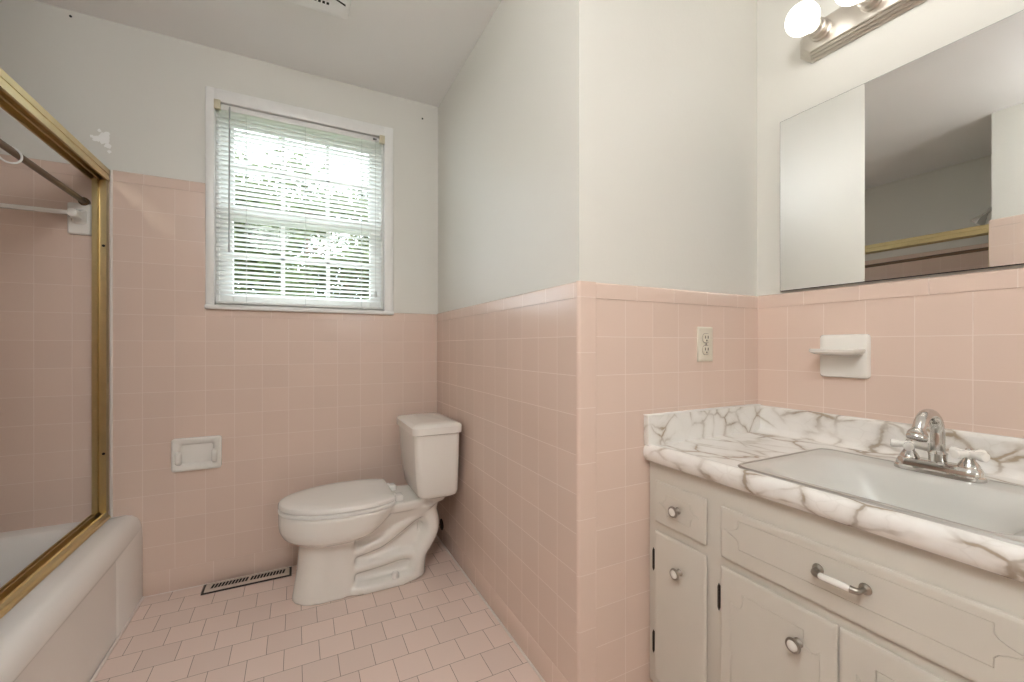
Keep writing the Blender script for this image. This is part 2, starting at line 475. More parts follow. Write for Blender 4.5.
# ------------------------------------------------------------------ window
win = group_empty('window_1', (.03, YB, WZ0))
b = bm_new()
cz0, cz1 = 1.213, 2.192
bm_box(b, XW, WX0, YB - .012, YB + .02, 1.213, cz1, .003)
bm_box(b, WX1, .45, YB - .012, YB + .02, 1.213, cz1, .003)
bm_box(b, WX0 - .001, WX1 + .001, YB - .012, YB + .02, WZ1, cz1, .003)
bm_box(b, XW - .002, .452, YB - .022, YB + .03, 1.213, 1.232, .004)
obj('window_casing', b, M['trim'], win)
b = bm_new()   # jamb lining
for (x0, x1, z0, z1) in ((WX0, WX0 + .012, WZ0, WZ1), (WX1 - .012, WX1, WZ0, WZ1), (WX0, WX1, WZ0 - .003, WZ0 + .012), (WX0, WX1, WZ1 - .012, WZ1)):
    bm_box(b, x0, x1, YB + .02, yb1 + .02, z0, z1)
obj('window_jamb', b, M['trim'], win)
def sash(zb, zt, y, rail_b, rail_t):
    b = bm_new(); x0, x1 = WX0 + .010, WX1 - .010; st = .052
    bm_box(b, x0, x0 + st, y, y + .032, zb, zt, .003); bm_box(b, x1 - st, x1, y, y + .032, zb, zt, .003)
    bm_box(b, x0 + st, x1 - st, y, y + .032, zb, zb + rail_b, .003); bm_box(b, x0 + st, x1 - st, y, y + .032, zt - rail_t, zt, .003)
    s = obj('sash', b, M['trim'], win)
    gx0, gx1, gz0, gz1 = x0 + st, x1 - st, zb + rail_b, zt - rail_t
    b = bm_new()
    for k in (1, 2):
        x = gx0 + (gx1 - gx0) * k / 3; bm_box(b, x - .009, x + .009, y + .004, y + .028, gz0, gz1, .002)
    zc = (gz0 + gz1) / 2; bm_box(b, gx0, gx1, y + .004, y + .028, zc - .009, zc + .009, .002)
    obj('muntin', b, M['trim'], s)
    b = bm_new(); bm_box(b, gx0 - .004, gx1 + .004, y + .014, y + .018, gz0 - .004, gz1 + .004)
    obj('pane', b, M['glass'], s, smooth=0)
    return s
sl = sash(WZ0 + .012, 1.695, YB + .055, .048, .052)
su = sash(1.655, WZ1 - .012, YB + .089, .045, .04)
b = bm_new(); lathe(b, [(.016, 0), (.016, .006), (.009, .010), (.009, .018)], (.045, YB + .072, 1.695), 'z', 16); bm_box(b, .03, .075, YB + .064, YB + .074, 1.708, 1.716, .002)
obj('sash_lock', b, M['bronze'], win)

# mini blind
bl = thing('mini_blind', 'white horizontal mini blind hanging half open in the window above the pink tiles', 'blind', (.03, YB + .012, WZ0))
sx0, sx1, by = WX0 + .004, WX1 - .010, YB + .0125
b = bm_new(); bm_box(b, sx0, sx1, by - .0125, by + .0125, WZ1 - .028, WZ1 - .003, .002); obj('headrail', b, M['plastic'], bl)
b = bm_new(); pitch = .0213; z = WZ1 - .045; tilt = math.radians(15); rnd = random.Random(11)
nsl = 0
while z > 1.262:
    tl = tilt + rnd.uniform(-.05, .05); zz = z + rnd.uniform(-.0012, .0012); sag = rnd.uniform(-.0006, .0006)
    rows = []
    for k in range(5):
        s = -1 + k / 2
        arch = .0022 * (1 - s * s)
        py = by + .0125 * s * math.cos(tl); pz = zz - .0125 * s * math.sin(tl) + arch
        rows.append([(sx0, py, pz), ((sx0 + sx1) / 2, py, pz + sag), (sx1, py, pz)])
    top = [[b.verts.new(p) for p in r] for r in rows]; bot = [[b.verts.new((p[0], p[1], p[2] - .0005)) for p in r] for r in rows]
    for k in range(4):
        for j in range(2):
            b.faces.new((top[k][j], top[k][j + 1], top[k + 1][j + 1], top[k + 1][j])); b.faces.new((bot[k][j], bot[k + 1][j], bot[k + 1][j + 1], bot[k][j + 1]))
    for j in range(2):
        b.faces.new((top[0][j], bot[0][j], bot[0][j + 1], top[0][j + 1])); b.faces.new((top[4][j], top[4][j + 1], bot[4][j + 1], bot[4][j]))
    z -= pitch; nsl += 1
obj('slats', b, M['slat'], bl)
b = bm_new(); bm_box(b, sx0, sx1, by - .012, by + .012, 1.240, 1.252, .003); obj('bottom_rail', b, M['plastic'], bl)
M['cord'] = plain('blind_cord', (.62, .62, .60), .7)
for fx in (.16, .5, .86):
    x = sx0 + (sx1 - sx0) * fx
    b = bm_new(); tube(b, [(x, by - .0135, WZ1 - .03), (x, by - .0135, 1.245)], .0009, 6); tube(b, [(x, by + .0135, WZ1 - .03), (x, by + .0135, 1.245)], .0009, 6)
    bm_box(b, x - .008, x + .008, by - .0135, by - .011, 1.2385, 1.2435, .001)
    obj('ladder_cord', b, M['cord'], bl)
x = sx0 + .052
b = bm_new(); tube(b, [(x, by - .016, WZ1 - .012), (x, by - .024, WZ1 - .03), (x - .002, by - .024, 1.50)], .0034, 8); lathe(b, [(.0045, 0), (.0045, .03), (.003, .034)], (x - .002, by - .024, 1.47), 'z', 8)
obj('tilt_wand', b, plain('grey_wand', (.42, .42, .41), .35), bl)
x = sx1 - .035
b = bm_new(); tube(b, [(x, by - .016, WZ1 - .012), (x, by - .020, WZ1 - .03), (x + .002, by - .021, 1.33)], .0011, 6); lathe(b, [(.002, 0), (.006, -.004), (.0065, -.028), (.003, -.032)], (x + .002, by - .021, 1.332), 'z', 10)
obj('lift_cord', b, M['cord'], bl)
for (x0, x1) in ((WX0 - .002, WX0 + .022), (WX1 - .024, WX1 + .002)):
    b = bm_new(); bm_box(b, x0, x1, YB - .016, YB + .004, WZ1 - .034, WZ1 + .006, .002)
    obj('mounting_bracket', b, M['old_plastic'], bl)['label'] = 'yellowed plastic bracket'
b = bm_new(); bm_box(b, sx1 - .045, sx1 - .028, by - .0155, by - .012, WZ1 - .020, WZ1 - .012, .001); obj('cord_lock', b, M['dark'], bl)

# ------------------------------------------------------------------ toilet
TY = 1.975
to = thing('toilet', 'white two-piece toilet with closed lid in the corner below the window', 'toilet', (.33, TY, 0))
b = bm_new()
def sec(x0, x1, hw, z, fr=None, rr=.5):
    """egg-ish section: round at the front (-X), squarer at the back"""
    cx = x0 + (hw * 1.25 if fr is None else fr); n = 40; pts = []
    cx = min(cx, (x0 + x1) / 2 + .05)
    for i in range(n):
        a = 2 * PI * i / n; c, s = math.cos(a), math.sin(a)
        if c < 0: x = cx + (cx - x0) * -(abs(c) ** 1.0); y = hw * s
        else:
            x = cx + (x1 - cx) * (abs(c) ** rr); y = hw * math.copysign(abs(s) ** rr, s)
        pts.append((x, TY + y, z))
    return pts
loft(b, [sec(-.020, .222, .092, 0, .11, .35), sec(-.017, .222, .091, .02, .11, .35), sec(-.002, .222, .091, .12, .11, .35), sec(.006, .222, .096, .212, .11, .35),
         sec(.004, .228, .108, .236, .13, .4), sec(-.024, .262, .138, .250, .17, .5), sec(-.053, .31, .164, .270, .2, .55), sec(-.066, .345, .175, .297, .22, .6),
         sec(-.069, .375, .180, .328, .23, .6), sec(-.069, .392, .181, .360, .24, .6), sec(-.066, .39, .178, .369, .24, .6)])
def deck(q, z):
    half = [(.37, .130), (.44, .128), (.49, .115), (.54, .092), (.60, .080), (.625, .060)]
    pts = [(x + (-q if k == 5 else 0), TY - (w - q), z) for k, (x, w) in enumerate(half)]
    return pts + [(p[0], 2 * TY - p[1], z) for p in reversed(pts)]
bm2 = bm_new(); loft(bm2, [deck(.02, .325), deck(.004, .333), deck(0, .362), deck(.004, .369)]); merge(b, bm2)
bm2 = bm_new(); loft(bm2, [[(p[0], p[1], z) for p in rrect(cx, TY, hx, hy, .035)] for z, cx, hx, hy in ((.20, .29, .08, .05), (.26, .34, .12, .075), (.30, .39, .15, .095), (.33, .42, .15, .11))]); merge(b, bm2)
# web, foot and trapway
bm_box(b, .18, .50, TY - .045, TY + .045, 0, .28, .02)
bm2 = bm_new()
def foot(q, z):
    pts = []
    for i in range(40):
        a = 2 * PI * i / 40; c, s = math.cos(a), math.sin(a)
        hx = .19 - q; hy = .108 - q
        x = .345 + hx * math.copysign(abs(c) ** .7, c); y = hy * math.copysign(abs(s) ** .7, s)
        y *= 1.0 if x < .40 else 1 - .18 * ((x - .40) / .14)
        pts.append((x, TY + y, z))
    return pts
loft(bm2, [foot(0, 0), foot(0, .022), foot(.008, .032), foot(.03, .040)]); merge(b, bm2)
tp = spline([(.18, TY, .165), (.26, TY, .180), (.33, TY, .200), (.40, TY, .245), (.47, TY, .288), (.520, TY, .300), (.552, TY, .262), (.556, TY, .205), (.530, TY, .150), (.500, TY, .105), (.490, TY, .05), (.49, TY, .01)], 6)
bm2 = bm_new(); tube(bm2, tp, [.040 + .006 * min(1, i / 20) for i in range(len(tp))], 18, flat=(1, 1.95)); merge(b, bm2)
tp = spline([(.20, TY, .095), (.33, TY, .105), (.42, TY, .115), (.49, TY, .10)], 6)
bm2 = bm_new(); tube(bm2, tp, .036, 16, flat=(1, 2.1)); merge(b, bm2)
tp = spline([(.545, TY, .24), (.545, TY, .29), (.548, TY, .33), (.55, TY, .36)], 5)
bm2 = bm_new(); tube(bm2, tp, [.044 + .001 * i for i in range(len(tp))], 16, flat=(1, 1.6)); merge(b, bm2)
bowl = obj('bowl', b, M['porcelain'], to)
remesh(bowl, .006, 5)
def egg(q, z, xb=.378, hw=.181, x0=-.070):
    pts = []; cx = .19
    for i in range(64):
        a = 2 * PI * i / 64; c, s = math.cos(a), math.sin(a)
        if c < 0: x = cx + (cx - x0 - q) * c; y = (hw - q) * s
        else:
            x = cx + (xb - q - cx) * min(1, 1.12 * abs(c) ** .55); y = (hw - q) * math.copysign(abs(s) ** .45, s) * (1 - .10 * c)
        pts.append((x, TY + y, z))
    return pts
b = bm_new(); loft(b, [egg(.004, .369), egg(0, .373), egg(0, .382), egg(.004, .386)]); obj('seat', b, M['plastic'], to)
M['lid'] = plain('toilet_lid', (.88, .855, .81), .16, var=.01, coat=.2)
b = bm_new(); loft(b, [egg(.003, .3875), egg(0, .391), egg(0, .401), egg(.004, .407), egg(.015, .4105), egg(.05, .4125), egg(.10, .4135)]); obj('lid', b, M['lid'], to)
for s in (-1, 1):
    b = bm_new(); bm_box(b, .382, .418, TY + s * .075 - .026, TY + s * .075 + .026, .368, .394, .006, 3); bm_box(b, .366, .392, TY + s * .075 - .018, TY + s * .075 + .018, .386, .400, .005, 3)
    obj('hinge', b, M['lid'], to)
b = bm_new()
loft(b, [[(p[0], p[1], z) for p in rrect(cx, TY, hx, hy, r)] for z, cx, hx, hy, r in ((.371, .571, .081, .140, .05), (.379, .568, .089, .150, .04), (.395, .566, .0925, .155, .032), (.46, .561, .0975, .162, .03), (.56, .557, .1015, .169, .028), (.664, .5545, .1035, .173, .026))])
obj('tank', b, M['porcelain'], to)
b = bm_new()
loft(b, [[(p[0], p[1], z) for p in rrect(.5535, TY, .1125 - q, .184 - q, .03)] for z, q in ((.661, .006), (.664, 0), (.694, -.0005), (.702, .006), (.707, .020), (.710, .06))])
obj('tank_lid', b, M['porcelain'], to)
b = bm_new(); lathe(b, [(.017, 0), (.017, .012), (.013, .022), (.004, .027)], (.385, TY - .085, .034), 'z', 18); obj('bolt_cap', b, M['lid'], to)
b = bm_new(); lathe(b, [(.006, 0), (.006, .014), (.002, .016)], (.488, TY - .10, .362), '-z', 10); obj('tank_bolt', b, M['bronze'], to)

# shut-off valve on the wall behind it
sv = thing('shutoff_valve', 'dark shutoff valve low on the pink wall behind the toilet', 'valve', (XR, 2.185, .097))
b = bm_new(); lathe(b, [(.030, 0), (.028, .004), (.010, .008)], (XR, 2.185, .097), '-x', 20); obj('escutcheon', b, M['black'], sv)
b = bm_new(); lathe(b, [(.007, 0), (.007, .045), (.012, .046), (.012, .066)], (XR - .004, 2.185, .097), '-x', 14); tube(b, [(XR - .058, 2.185, .097), (XR - .058, 2.185, .125)], .007, 10); obj('valve_body', b, M['bronze'], sv)
b = bm_new(); lathe(b, [(.005, 0), (.005, .012), (.016, .013), (.018, .018), (.014, .023)], (XR - .058, 2.178, .097), '-y', 14); obj('valve_handle', b, M['black'], sv)
b = bm_new(); tube(b, spline([(XR - .058, 2.185, .12), (XR - .050, 2.18, .18), (XR - .062, 2.14, .28), (XR - .095, 2.09, .368)], 6), .0055, 10); obj('supply_hose', b, M['black'], sv)

# ------------------------------------------------------------------ bathtub
b = bm_new()
def ts(x0, x1, y0, y1, r, z): return [(p[0], p[1], z) for p in rrect((x0 + x1) / 2, (y0 + y1) / 2, (x1 - x0) / 2, (y1 - y0) / 2, r, 8)]
XA = -.573
loft(b, [ts(-1.18, -.83, 1.18, 2.02, .12, .075), ts(-1.21, -.80, 1.12, 2.08, .13, .085), ts(-1.25, -.765, 1.05, 2.15, .13, .16), ts(-1.265, -.75, 1.02, 2.18, .12, .30), ts(-1.272, -.738, 1.01, 2.19, .11, .335), ts(-1.282, -.722, 1.0, 2.205, .11, .350), ts(-1.292, -.71, .99, 2.215, .11, .353),
         ts(-1.335, -.625, YE + .003, YB - .003, .004, .355), ts(-1.336, -.606, YE + .002, YB - .002, .004, .351), ts(-1.336, -.591, YE + .0015, YB - .0015, .004, .340), ts(-1.337, -.581, YE + .001, YB - .001, .004, .322), ts(-1.337, XA - .002, YE + .001, YB - .001, .004, .295),
         ts(-1.337, XA, YE + .001, YB - .001, .004, .25), ts(-1.337, XA, YE + .001, YB - .001, .004, 0.0)])
tub = tag(obj('bathtub', b, M['enamel']), 'white built-in bathtub with panelled apron under the gold shower frame', 'bathtub')
# pressed panel on the apron
b = bm_new(); yA, yB_ = YE + .22, 2.005
loft(b, [[(x, p[0], p[1]) for p in rrect((yA + yB_) / 2, .138, (yB_ - yA) / 2 + q, .153 + q, .012 + max(q, 0))] for x, q in ((XA - .0050, -.012), (XA - .0045, -.009), (XA + .001, .0), (XA + .03, .002))])
cut(tub, b); smooth_all(tub, 40)
b = bm_new(); lathe(b, [(.028, 0), (.028, .004), (.02, .006)], (-1.0, 1.2, .078), 'z', 20); obj('drain', b, M['chrome'], tub)
b = bm_new(); tube(b, [(XA + .002, YE + .01, .003), (XA + .002, YB - .004, .003)], .005, 8); struct(obj('trim_3', b, M['caulk']))

# shower door frame
sf = thing('shower_door_frame', 'gold metal shower door frame standing on the bathtub rim without its doors', 'shower frame', (-.70, 1.6, .355))
ye0, ye1 = YE + .0015, YB - .0015
b = bm_new()
prof = [(-.676, 1.715), (-.676, 1.728), (-.680, 1.729), (-.680, 1.742), (-.677, 1.743), (-.677, 1.763), (-.681, 1.767), (-.729, 1.767), (-.733, 1.763), (-.733, 1.712), (-.727, 1.712), (-.727, 1.735), (-.708, 1.735), (-.708, 1.716), (-.702, 1.716), (-.702, 1.735), (-.684, 1.735), (-.684, 1.715)]
loft(b, [[(p[0], ye0, p[1]) for p in prof], [(p[0], ye1, p[1]) for p in prof]])
obj('header', b, M['gold'], sf, smooth=20)
for (ya, yb_) in ((YB - .0015, YB - .028), (YE + .0015, YE + .028)):
    b = bm_new()
    prof = [(-.680, ya), (-.680, yb_), (-.696, yb_), (-.698, ya + (yb_ - ya) * .55), (-.705, ya + (yb_ - ya) * .55), (-.707, yb_), (-.724, yb_), (-.724, ya)]
    loft(b, [[(p[0], p[1], .383) for p in prof], [(p[0], p[1], 1.714) for p in prof]])
    jb = obj('jamb', b, M['gold'], sf, smooth=20)
    s = 1 if ya < yb_ else -1
    for z in (.62, 1.45):
        b = bm_new(); lathe(b, [(.005, 0), (.005, .003), (.002, .004)], (-.688, yb_, z), 'y' if s > 0 else '-y', 10); obj('bumper', b, M['dark'], jb)
b = bm_new()
prof = [(-.672, .356), (-.674, .363), (-.682, .366), (-.683, .381), (-.688, .383), (-.690, .371), (-.703, .371), (-.705, .389), (-.709, .389), (-.711, .371), (-.724, .371), (-.726, .381), (-.731, .381), (-.731, .356)]
loft(b, [[(p[0], ye0, p[1]) for p in prof], [(p[0], ye1, p[1]) for p in prof]])
obj('bottom_track', b, M['gold'], sf, smooth=20)
b = bm_new(); tube(b, [(-.672, YB - .003, .357), (-.672, YB - .003, 1.765)], .0045, 8); struct(obj('trim_4', b, M['caulk']))

# curtain rod, ring, towel bar, shower head
rod = thing('shower_curtain_rod', 'thin dark bronze curtain rod inside the gold shower frame', 'curtain rod', (-.752, 1.6, 1.63))
b = bm_new(); tube(b, [(-.752, YE + .001, 1.634), (-.752, YB - .001, 1.622)], .0105, 14); obj('rod', b, M['bronze'], rod)
for (y, ax, z) in ((YE + .001, 'y', 1.634), (YB - .001, '-y', 1.622)):
    b = bm_new(); lathe(b, [(.017, 0), (.017, .012), (.012, .016)], (-.752, y, z), ax, 16); obj('end_cap', b, M['bronze'], rod)
b = bm_new(); cy, cz = 1.775, 1.612
tube(b, [(-.752 + .024 * math.cos(a) * .86, cy + .024 * math.cos(a) * .5, cz + .024 * math.sin(a)) for a in [math.radians(-250 + 10 * i) for i in range(34)]], .0028, 8)
tag(obj('curtain_ring', b, M['plastic'], at=(-.752, 1.775, 1.607)), 'white plastic open curtain ring hanging on the dark rod', 'curtain ring')
tb = thing('towel_bar', 'white ceramic towel bar on the pink back wall inside the shower', 'towel bar', (-1.0, YB, 1.55))
for x in (-.765, -1.27):
    b = bm_new(); loft(b, [[(x + p[0], YB - d, 1.552 + p[1]) for p in rrect(0, 0, .036 - q, .062 - q, .008)] for d, q in ((0, 0), (.008, 0), (.013, .005))])
    pl = obj('post', b, M['porcelain'], tb)
    b = bm_new(); loft(b, [[(x + p[0], YB - d, 1.560 + p[1]) for p in rrect(0, 0, w, h, .012)] for d, w, h in ((.012, .024, .030), (.03, .016, .019), (.06, .017, .018), (.075, .014, .015), (.079, .006, .006))]); obj('arm', b, M['porcelain'], pl)
b = bm_new(); bm_box(b, -1.27, -.765, YB - .068, YB - .052, 1.553, 1.569, .003); obj('bar', b, M['porcelain'], tb)
sh = thing('shower_fixture', 'chrome shower head on a bent arm above the tub, seen in the mirror', 'shower head', (-.96, YE, 1.94))
b = bm_new(); tube(b, spline([(-.96, YE, 1.94), (-.96, YE + .05, 1.94), (-.96, YE + .09, 1.915), (-.96, YE + .115, 1.885)], 5), .010, 12); lathe(b, [(.028, 0), (.026, .004), (.012, .008)], (-.96, YE, 1.94), 'y', 18); obj('shower_arm', b, M['chrome'], sh)
b = bm_new(); lathe(b, [(.012, 0), (.016, .015), (.020, .02), (.036, .055), (.038, .066), (.030, .068)], (-.96, YE + .112, 1.89), (0, .62, -.78), 22); obj('nozzle', b, M['chrome'], sh)

# recessed ceramic holder under the window wall
ph = thing('ceramic_holder', 'white ceramic recessed soap holder set in the pink back wall beside the tub', 'soap holder', (-.388, YB, .582))
b = bm_new(); cx, cz = -.388, .582
R_ = [(0, .089, .071, .012), (.012, .089, .071, .012), (.017, .083, .065, .010), (.0165, .068, .052, .010), (.012, .062, .046, .010), (.002, .056, .040, .008)]
loft(b, [[(cx + p[0], YB - d, cz + p[1]) for p in rrect(0, 0, w, h, r)] for d, w, h, r in R_]); obj('plate', b, M['porcelain'], ph)
for s in (-1, 1):
    b = bm_new(); loft(b, [[(cx + s * .064 + p[0], YB - d, cz - .014 + p[1]) for p in rrect(0, 0, w, h, .008)] for d, w, h in ((.012, .011, .030), (.024, .010, .026), (.033, .007, .018), (.036, .003, .010))]); obj('ear', b, M['porcelain'], ph)

# floor register
fr = thing('floor_register', 'narrow metal floor register with black slots beside the toilet, against the back wall', 'floor vent', (-.192, 2.222, 0))
fx0, fx1, fy0, fy1 = -.362, -.022, 2.180, 2.264
b = bm_new(); bm_box(b, fx0, fx1, fy0, fy1, 0, .004, .001); obj('rusty_edge', b, M['black'], fr)['label'] = 'black rusted rim'
b = bm_new(); loft(b, [[(p[0], p[1], z) for p in rrect((fx0 + fx1) / 2, (fy0 + fy1) / 2, (fx1 - fx0) / 2 - .009 - q, (fy1 - fy0) / 2 - .008 - q, .004)] for z, q in ((.003, 0), (.007, .001), (.0085, .004))])
obj('face_plate', b, M['register'], fr)
b = bm_new(); n = 11
for half in (0, 1):
    xa = fx0 + .030 + half * (.145); 
    for i in range(n):
        x = xa + .0125 * i; sk = .006
        vs = [(x, fy0 + .026, 0), (x + .0088, fy0 + .026, 0), (x + .0088 + sk, fy1 - .024, 0), (x + sk, fy1 - .024, 0)]
        loft(b, [[(v[0], v[1], .0075) for v in vs], [(v[0], v[1], .0091) for v in vs]])
obj('slots', b, M['dark'], fr, smooth=0)
# ceiling vent
cv = thing('exhaust_vent', 'white louvred exhaust fan grille on the ceiling near the window', 'ceiling vent', (.045, 1.67, CEIL))
b = bm_new(); loft(b, [[(p[0], p[1], CEIL - d) for p in rrect(.035, 1.665, .15 - q, .145 - q, .018)] for d, q in ((0, 0), (.010, 0), (.024, .005), (.028, .012), (.029, .03))]); obj('grille', b, M['grille'], cv)
for bank in (range(0, 8), range(9, 17)):
    b = bm_new()
    for r in range(8):
        y = 1.743 - r * .030
        for i in bank:
            x = .104 - i * .0145
            bm_box(b, x - .0045, x + .0045, y - .006, y + .006, CEIL - .0298, CEIL - .028)
    obj('slots', b, M['dark'], cv, smooth=0)
b = bm_new()
vs = [(.118, 1.698), (.165, 1.720), (.165, 1.728), (.118, 1.706)]
loft(b, [[(v[0], v[1], CEIL - .028) for v in vs], [(v[0], v[1], CEIL - .0299) for v in vs]])
obj('louvre_gap', b, M['dark'], cv, smooth=0)

# ------------------------------------------------------------------ vanity
XV = .951; VY0, VY1 = -.055, YF - .002
vc = thing('vanity_cabinet', 'off-white painted vanity cabinet with knobbed doors under the marble counter', 'cabinet', (1.2, .45, 0))
b = bm_new(); bm_box(b, XV, XV + .018, VY0, VY1, .045, .7045, .001)
for (y0, y1) in ((VY0, VY0 + .018), (VY1 - .018, VY1)): bm_box(b, XV + .018, XM - .004, y0, y1, .045, .7045)
bm_box(b, XM - .012, XM - .004, VY0 + .018, VY1 - .018, .045, .7045); bm_box(b, XV + .018, XM - .012, VY0 + .018, VY1 - .018, .05, .066)
bm_box(b, XV + .05, XV + .068, VY0 + .01, VY1, 0, .05); obj('body', b, M['cabinet'], vc)

def groove(path, x, w=.0024, d=.0014):
    """closed V-groove cutter around a (y,z) path on a face at x (room is -x)"""
    n = len(path); b = bm_new(); A = []; B = []; D = []; A2 = []; B2 = []
    for i in range(n):
        p0 = Vector(path[i - 1]); p = Vector(path[i]); p1 = Vector(path[(i + 1) % n])
        t0 = (p - p0).normalized(); t1 = (p1 - p).normalized()
        n0 = Vector((-t0.y, t0.x)); n1 = Vector((-t1.y, t1.x)); m = (n0 + n1)
        m = m.normalized() if m.length > .2 else n0
        k = min(1 / max(.35, m.dot(n0)), 1.8)
        A.append(p + m * w * k); B.append(p - m * w * k); D.append(p)
    va = [b.verts.new((x - .003, q.x, q.y)) for q in A]; vb = [b.verts.new((x - .003, q.x, q.y)) for q in B]
    vd = [b.verts.new((x + d, q.x, q.y)) for q in D]
    for i in range(n):
        j = (i + 1) % n
        b.faces.new((va[i], va[j], vb[j], vb[i])); b.faces.new((va[i], vd[i], vd[j], va[j])); b.faces.new((vb[i], vb[j], vd[j], vd[i]))
    return b
def bracket_path(yc, zc, a, bq, e):
    r = [(a, bq), (a + .0005, bq * .55), (a + .12 * e, bq * .36), (a + .35 * e, bq * .22), (a + .65 * e, bq * .09), (a + e, 0)]
    q = r + [(y, -z) for y, z in reversed(r[:-1])]
    l = [(-y, z) for y, z in reversed(q)]
    l = [(-y, -z) for y, z in q]
    return [(yc + y, zc + z) for y, z in q + l]
def door_path(yc, zc, a, bq, r):
    s = .028
    c = [(a, bq - s), (a - .22 * r, bq - s - .26 * r), (a - .55 * r, bq - s - .36 * r), (a - .85 * r, bq - s - .18 * r), (a - r, bq - s + .25 * r), (a - r, bq)]
    q = [(a, -bq)] + c + [(-y, z) for y, z in reversed(c)] + [(-a, -bq)]
    return [(yc + y, zc + z) for y, z in q]
def panel(name, y0, y1, z0, z1, path):
    b = bm_new()
    yc, zc, hy, hz = (y0 + y1) / 2, (z0 + z1) / 2, (y1 - y0) / 2, (z1 - z0) / 2
    loft(b, [[(XV - d, yc + p[0], zc + p[1]) for p in rrect(0, 0, hy - q, hz - q, .004, 3)] for d, q in ((-.003, .0038), (.0032, .0038), (.0036, .0004), (.0075, .0015), (.0095, .005), (.010, .008))])
    o = obj(name, b, M['cabinet'], vc)
    if path:
        cut(o, groove(path, XV - .010)); smooth_all(o, 28)
    return o
def two_tone(b, add):
    """run add(b) and give the faces it makes the second material slot"""
    n0 = len(b.faces); add(b); b.faces.ensure_lookup_table()
    for f_ in b.faces[n0:]: f_.material_index = 1
def knob(parent, y, z):
    b = bm_new(); x = XV - .0095
    lathe(b, [(.010, 0), (.009, .003), (.006, .007), (.006, .013), (.0135, .016), (.0155, .020), (.0145, .0235), (.0115, .0245), (.011, .0225)], (x, y, z), '-x', 24)
    two_tone(b, lambda q: lathe(q, [(.0112, 0), (.0105, .0022), (.006, .0045), (.001, .0052)], (x - .0225, y, z), '-x', 20))
    obj('knob', b, [M['pewter'], M['porcelain']], parent)['label'] = 'pewter knob with a white porcelain centre'
def hinge(parent, y, z, s):
    b = bm_new(); bm_box(b, XV - .004, XV - .0005, y - .003, y + .003, z - .028, z + .028, .0012)
    tube(b, [(XV - .006, y, z - .034), (XV - .006, y, z - .026), (XV - .006, y, z + .026), (XV - .006, y, z + .034)], [.0008, .0034, .0034, .0008], 8)
    obj('hinge', b, M['black'], parent)
def small_col(y0, y1, hside):
    yc = (y0 + y1) / 2
    d = panel('drawer', y0, y1, .532, .655, bracket_path(yc, .594, .042, .030, .028)); knob(d, yc, .593)
    dd = panel('door', y0, y1, .07, .507, None); knob(dd, yc - .006 if hside > 0 else yc, .425)
    ye = y1 + .0045 if hside > 0 else y0 - .0045
    for z in (.417, .173): hinge(dd, ye, z, hside)
small_col(.7485, .9265, 1); small_col(-.030, .148, -1)
wd = panel('drawer', .190, .708, .5235, .651, bracket_path(.449, .5965, .208, .034, .042))
b = bm_new(); yh, zh = .4435, .5985
for s in (-1, 1):
    lathe(b, [(.011, 0), (.010, .003), (.005, .006), (.0045, .016)], (XV - .0095, yh + s * .040, zh), '-x', 16)
    tube(b, spline([(XV - .024, yh + s * .040, zh), (XV - .031, yh + s * .036, zh - .001), (XV - .033, yh + s * .026, zh - .001)], 4), [.005, .0052, .0055, .0058, .006, .0062, .0064, .0066, .0068], 12)
two_tone(b, lambda q: tube(q, [(XV - .033, yh + y, zh - .001) for y in (-.027, -.024, 0, .024, .027)], [.0052, .0066, .0070, .0066, .0052], 14))
obj('handle', b, [M['pewter'], M['porcelain']], wd)['label'] = 'pewter bow handle with a white porcelain grip'
d1 = panel('door', .4495, .708, .07, .503, door_path(.579, .27, .098, .188, .03)); knob(d1, .521, .426)
for z in (.42, .16): hinge(d1, .7125, z, 1)
d2 = panel('door', .190, .4475, .07, .503, door_path(.319, .27, .098, .188, .03)); knob(d2, .372, .426)
for z in (.42, .16): hinge(d2, .1855, z, -1)

# countertop with rolled front edge and coved backsplash
SX0, SX1, SY0, SY1 = .962, 1.362, .178, .690       # sink rim outer
ZC = .752
cp = [(.952, .706), (.940, .706), (.932, .710), (.927, .720), (.925, .732), (.927, .745), (.933, .753), (.941, .757), (.950, .7565), (.956, .753), (.966, ZC)]
cp += [(1.425, ZC), (1.440, .754), (1.450, .760), (1.456, .770), (1.457, .800), (1.457, .828), (1.459, .836), (1.464, .840), (1.474, .840), (1.474, .713), (.96, .713)]
b = bm_new(); loft(b, [[(p[0], VY0 - .012, p[1]) for p in cp], [(p[0], VY1, p[1]) for p in cp]])
ct = tag(obj('countertop', b, M['marble'], at=(1.2, .45, ZC)), 'white marble-look countertop with brown veins, rolled edge and low backsplash', 'countertop')
b = bm_new(); loft(b, [[(p[0], p[1], z) for p in rrect((SX0 + SX1) / 2, (SY0 + SY1) / 2, (SX1 - SX0) / 2 - .006, (SY1 - SY0) / 2 - .006, .03)] for z in (.60, .80)])
cut(ct, b); smooth_all(ct, 40)
b = bm_new(); loft(b, [[(p[0], y, p[1]) for p in ((.927, ZC + .004), (.935, ZC - .001), (1.452, ZC - .001), (1.457, ZC + .012), (1.457, .842), (.927, .842))] for y in (VY1 - .019, VY1)]); 
bmesh.ops.bevel(b, geom=list(b.edges), offset=.001, segments=1, affect='EDGES')
obj('side_splash', b, M['marble'], ct)
b = bm_new(); bm_box(b, .9255, 1.458, VY1 - .020, VY1 + .0005, .842, .845, .001); obj('splash_cap', b, M['trim'], ct)

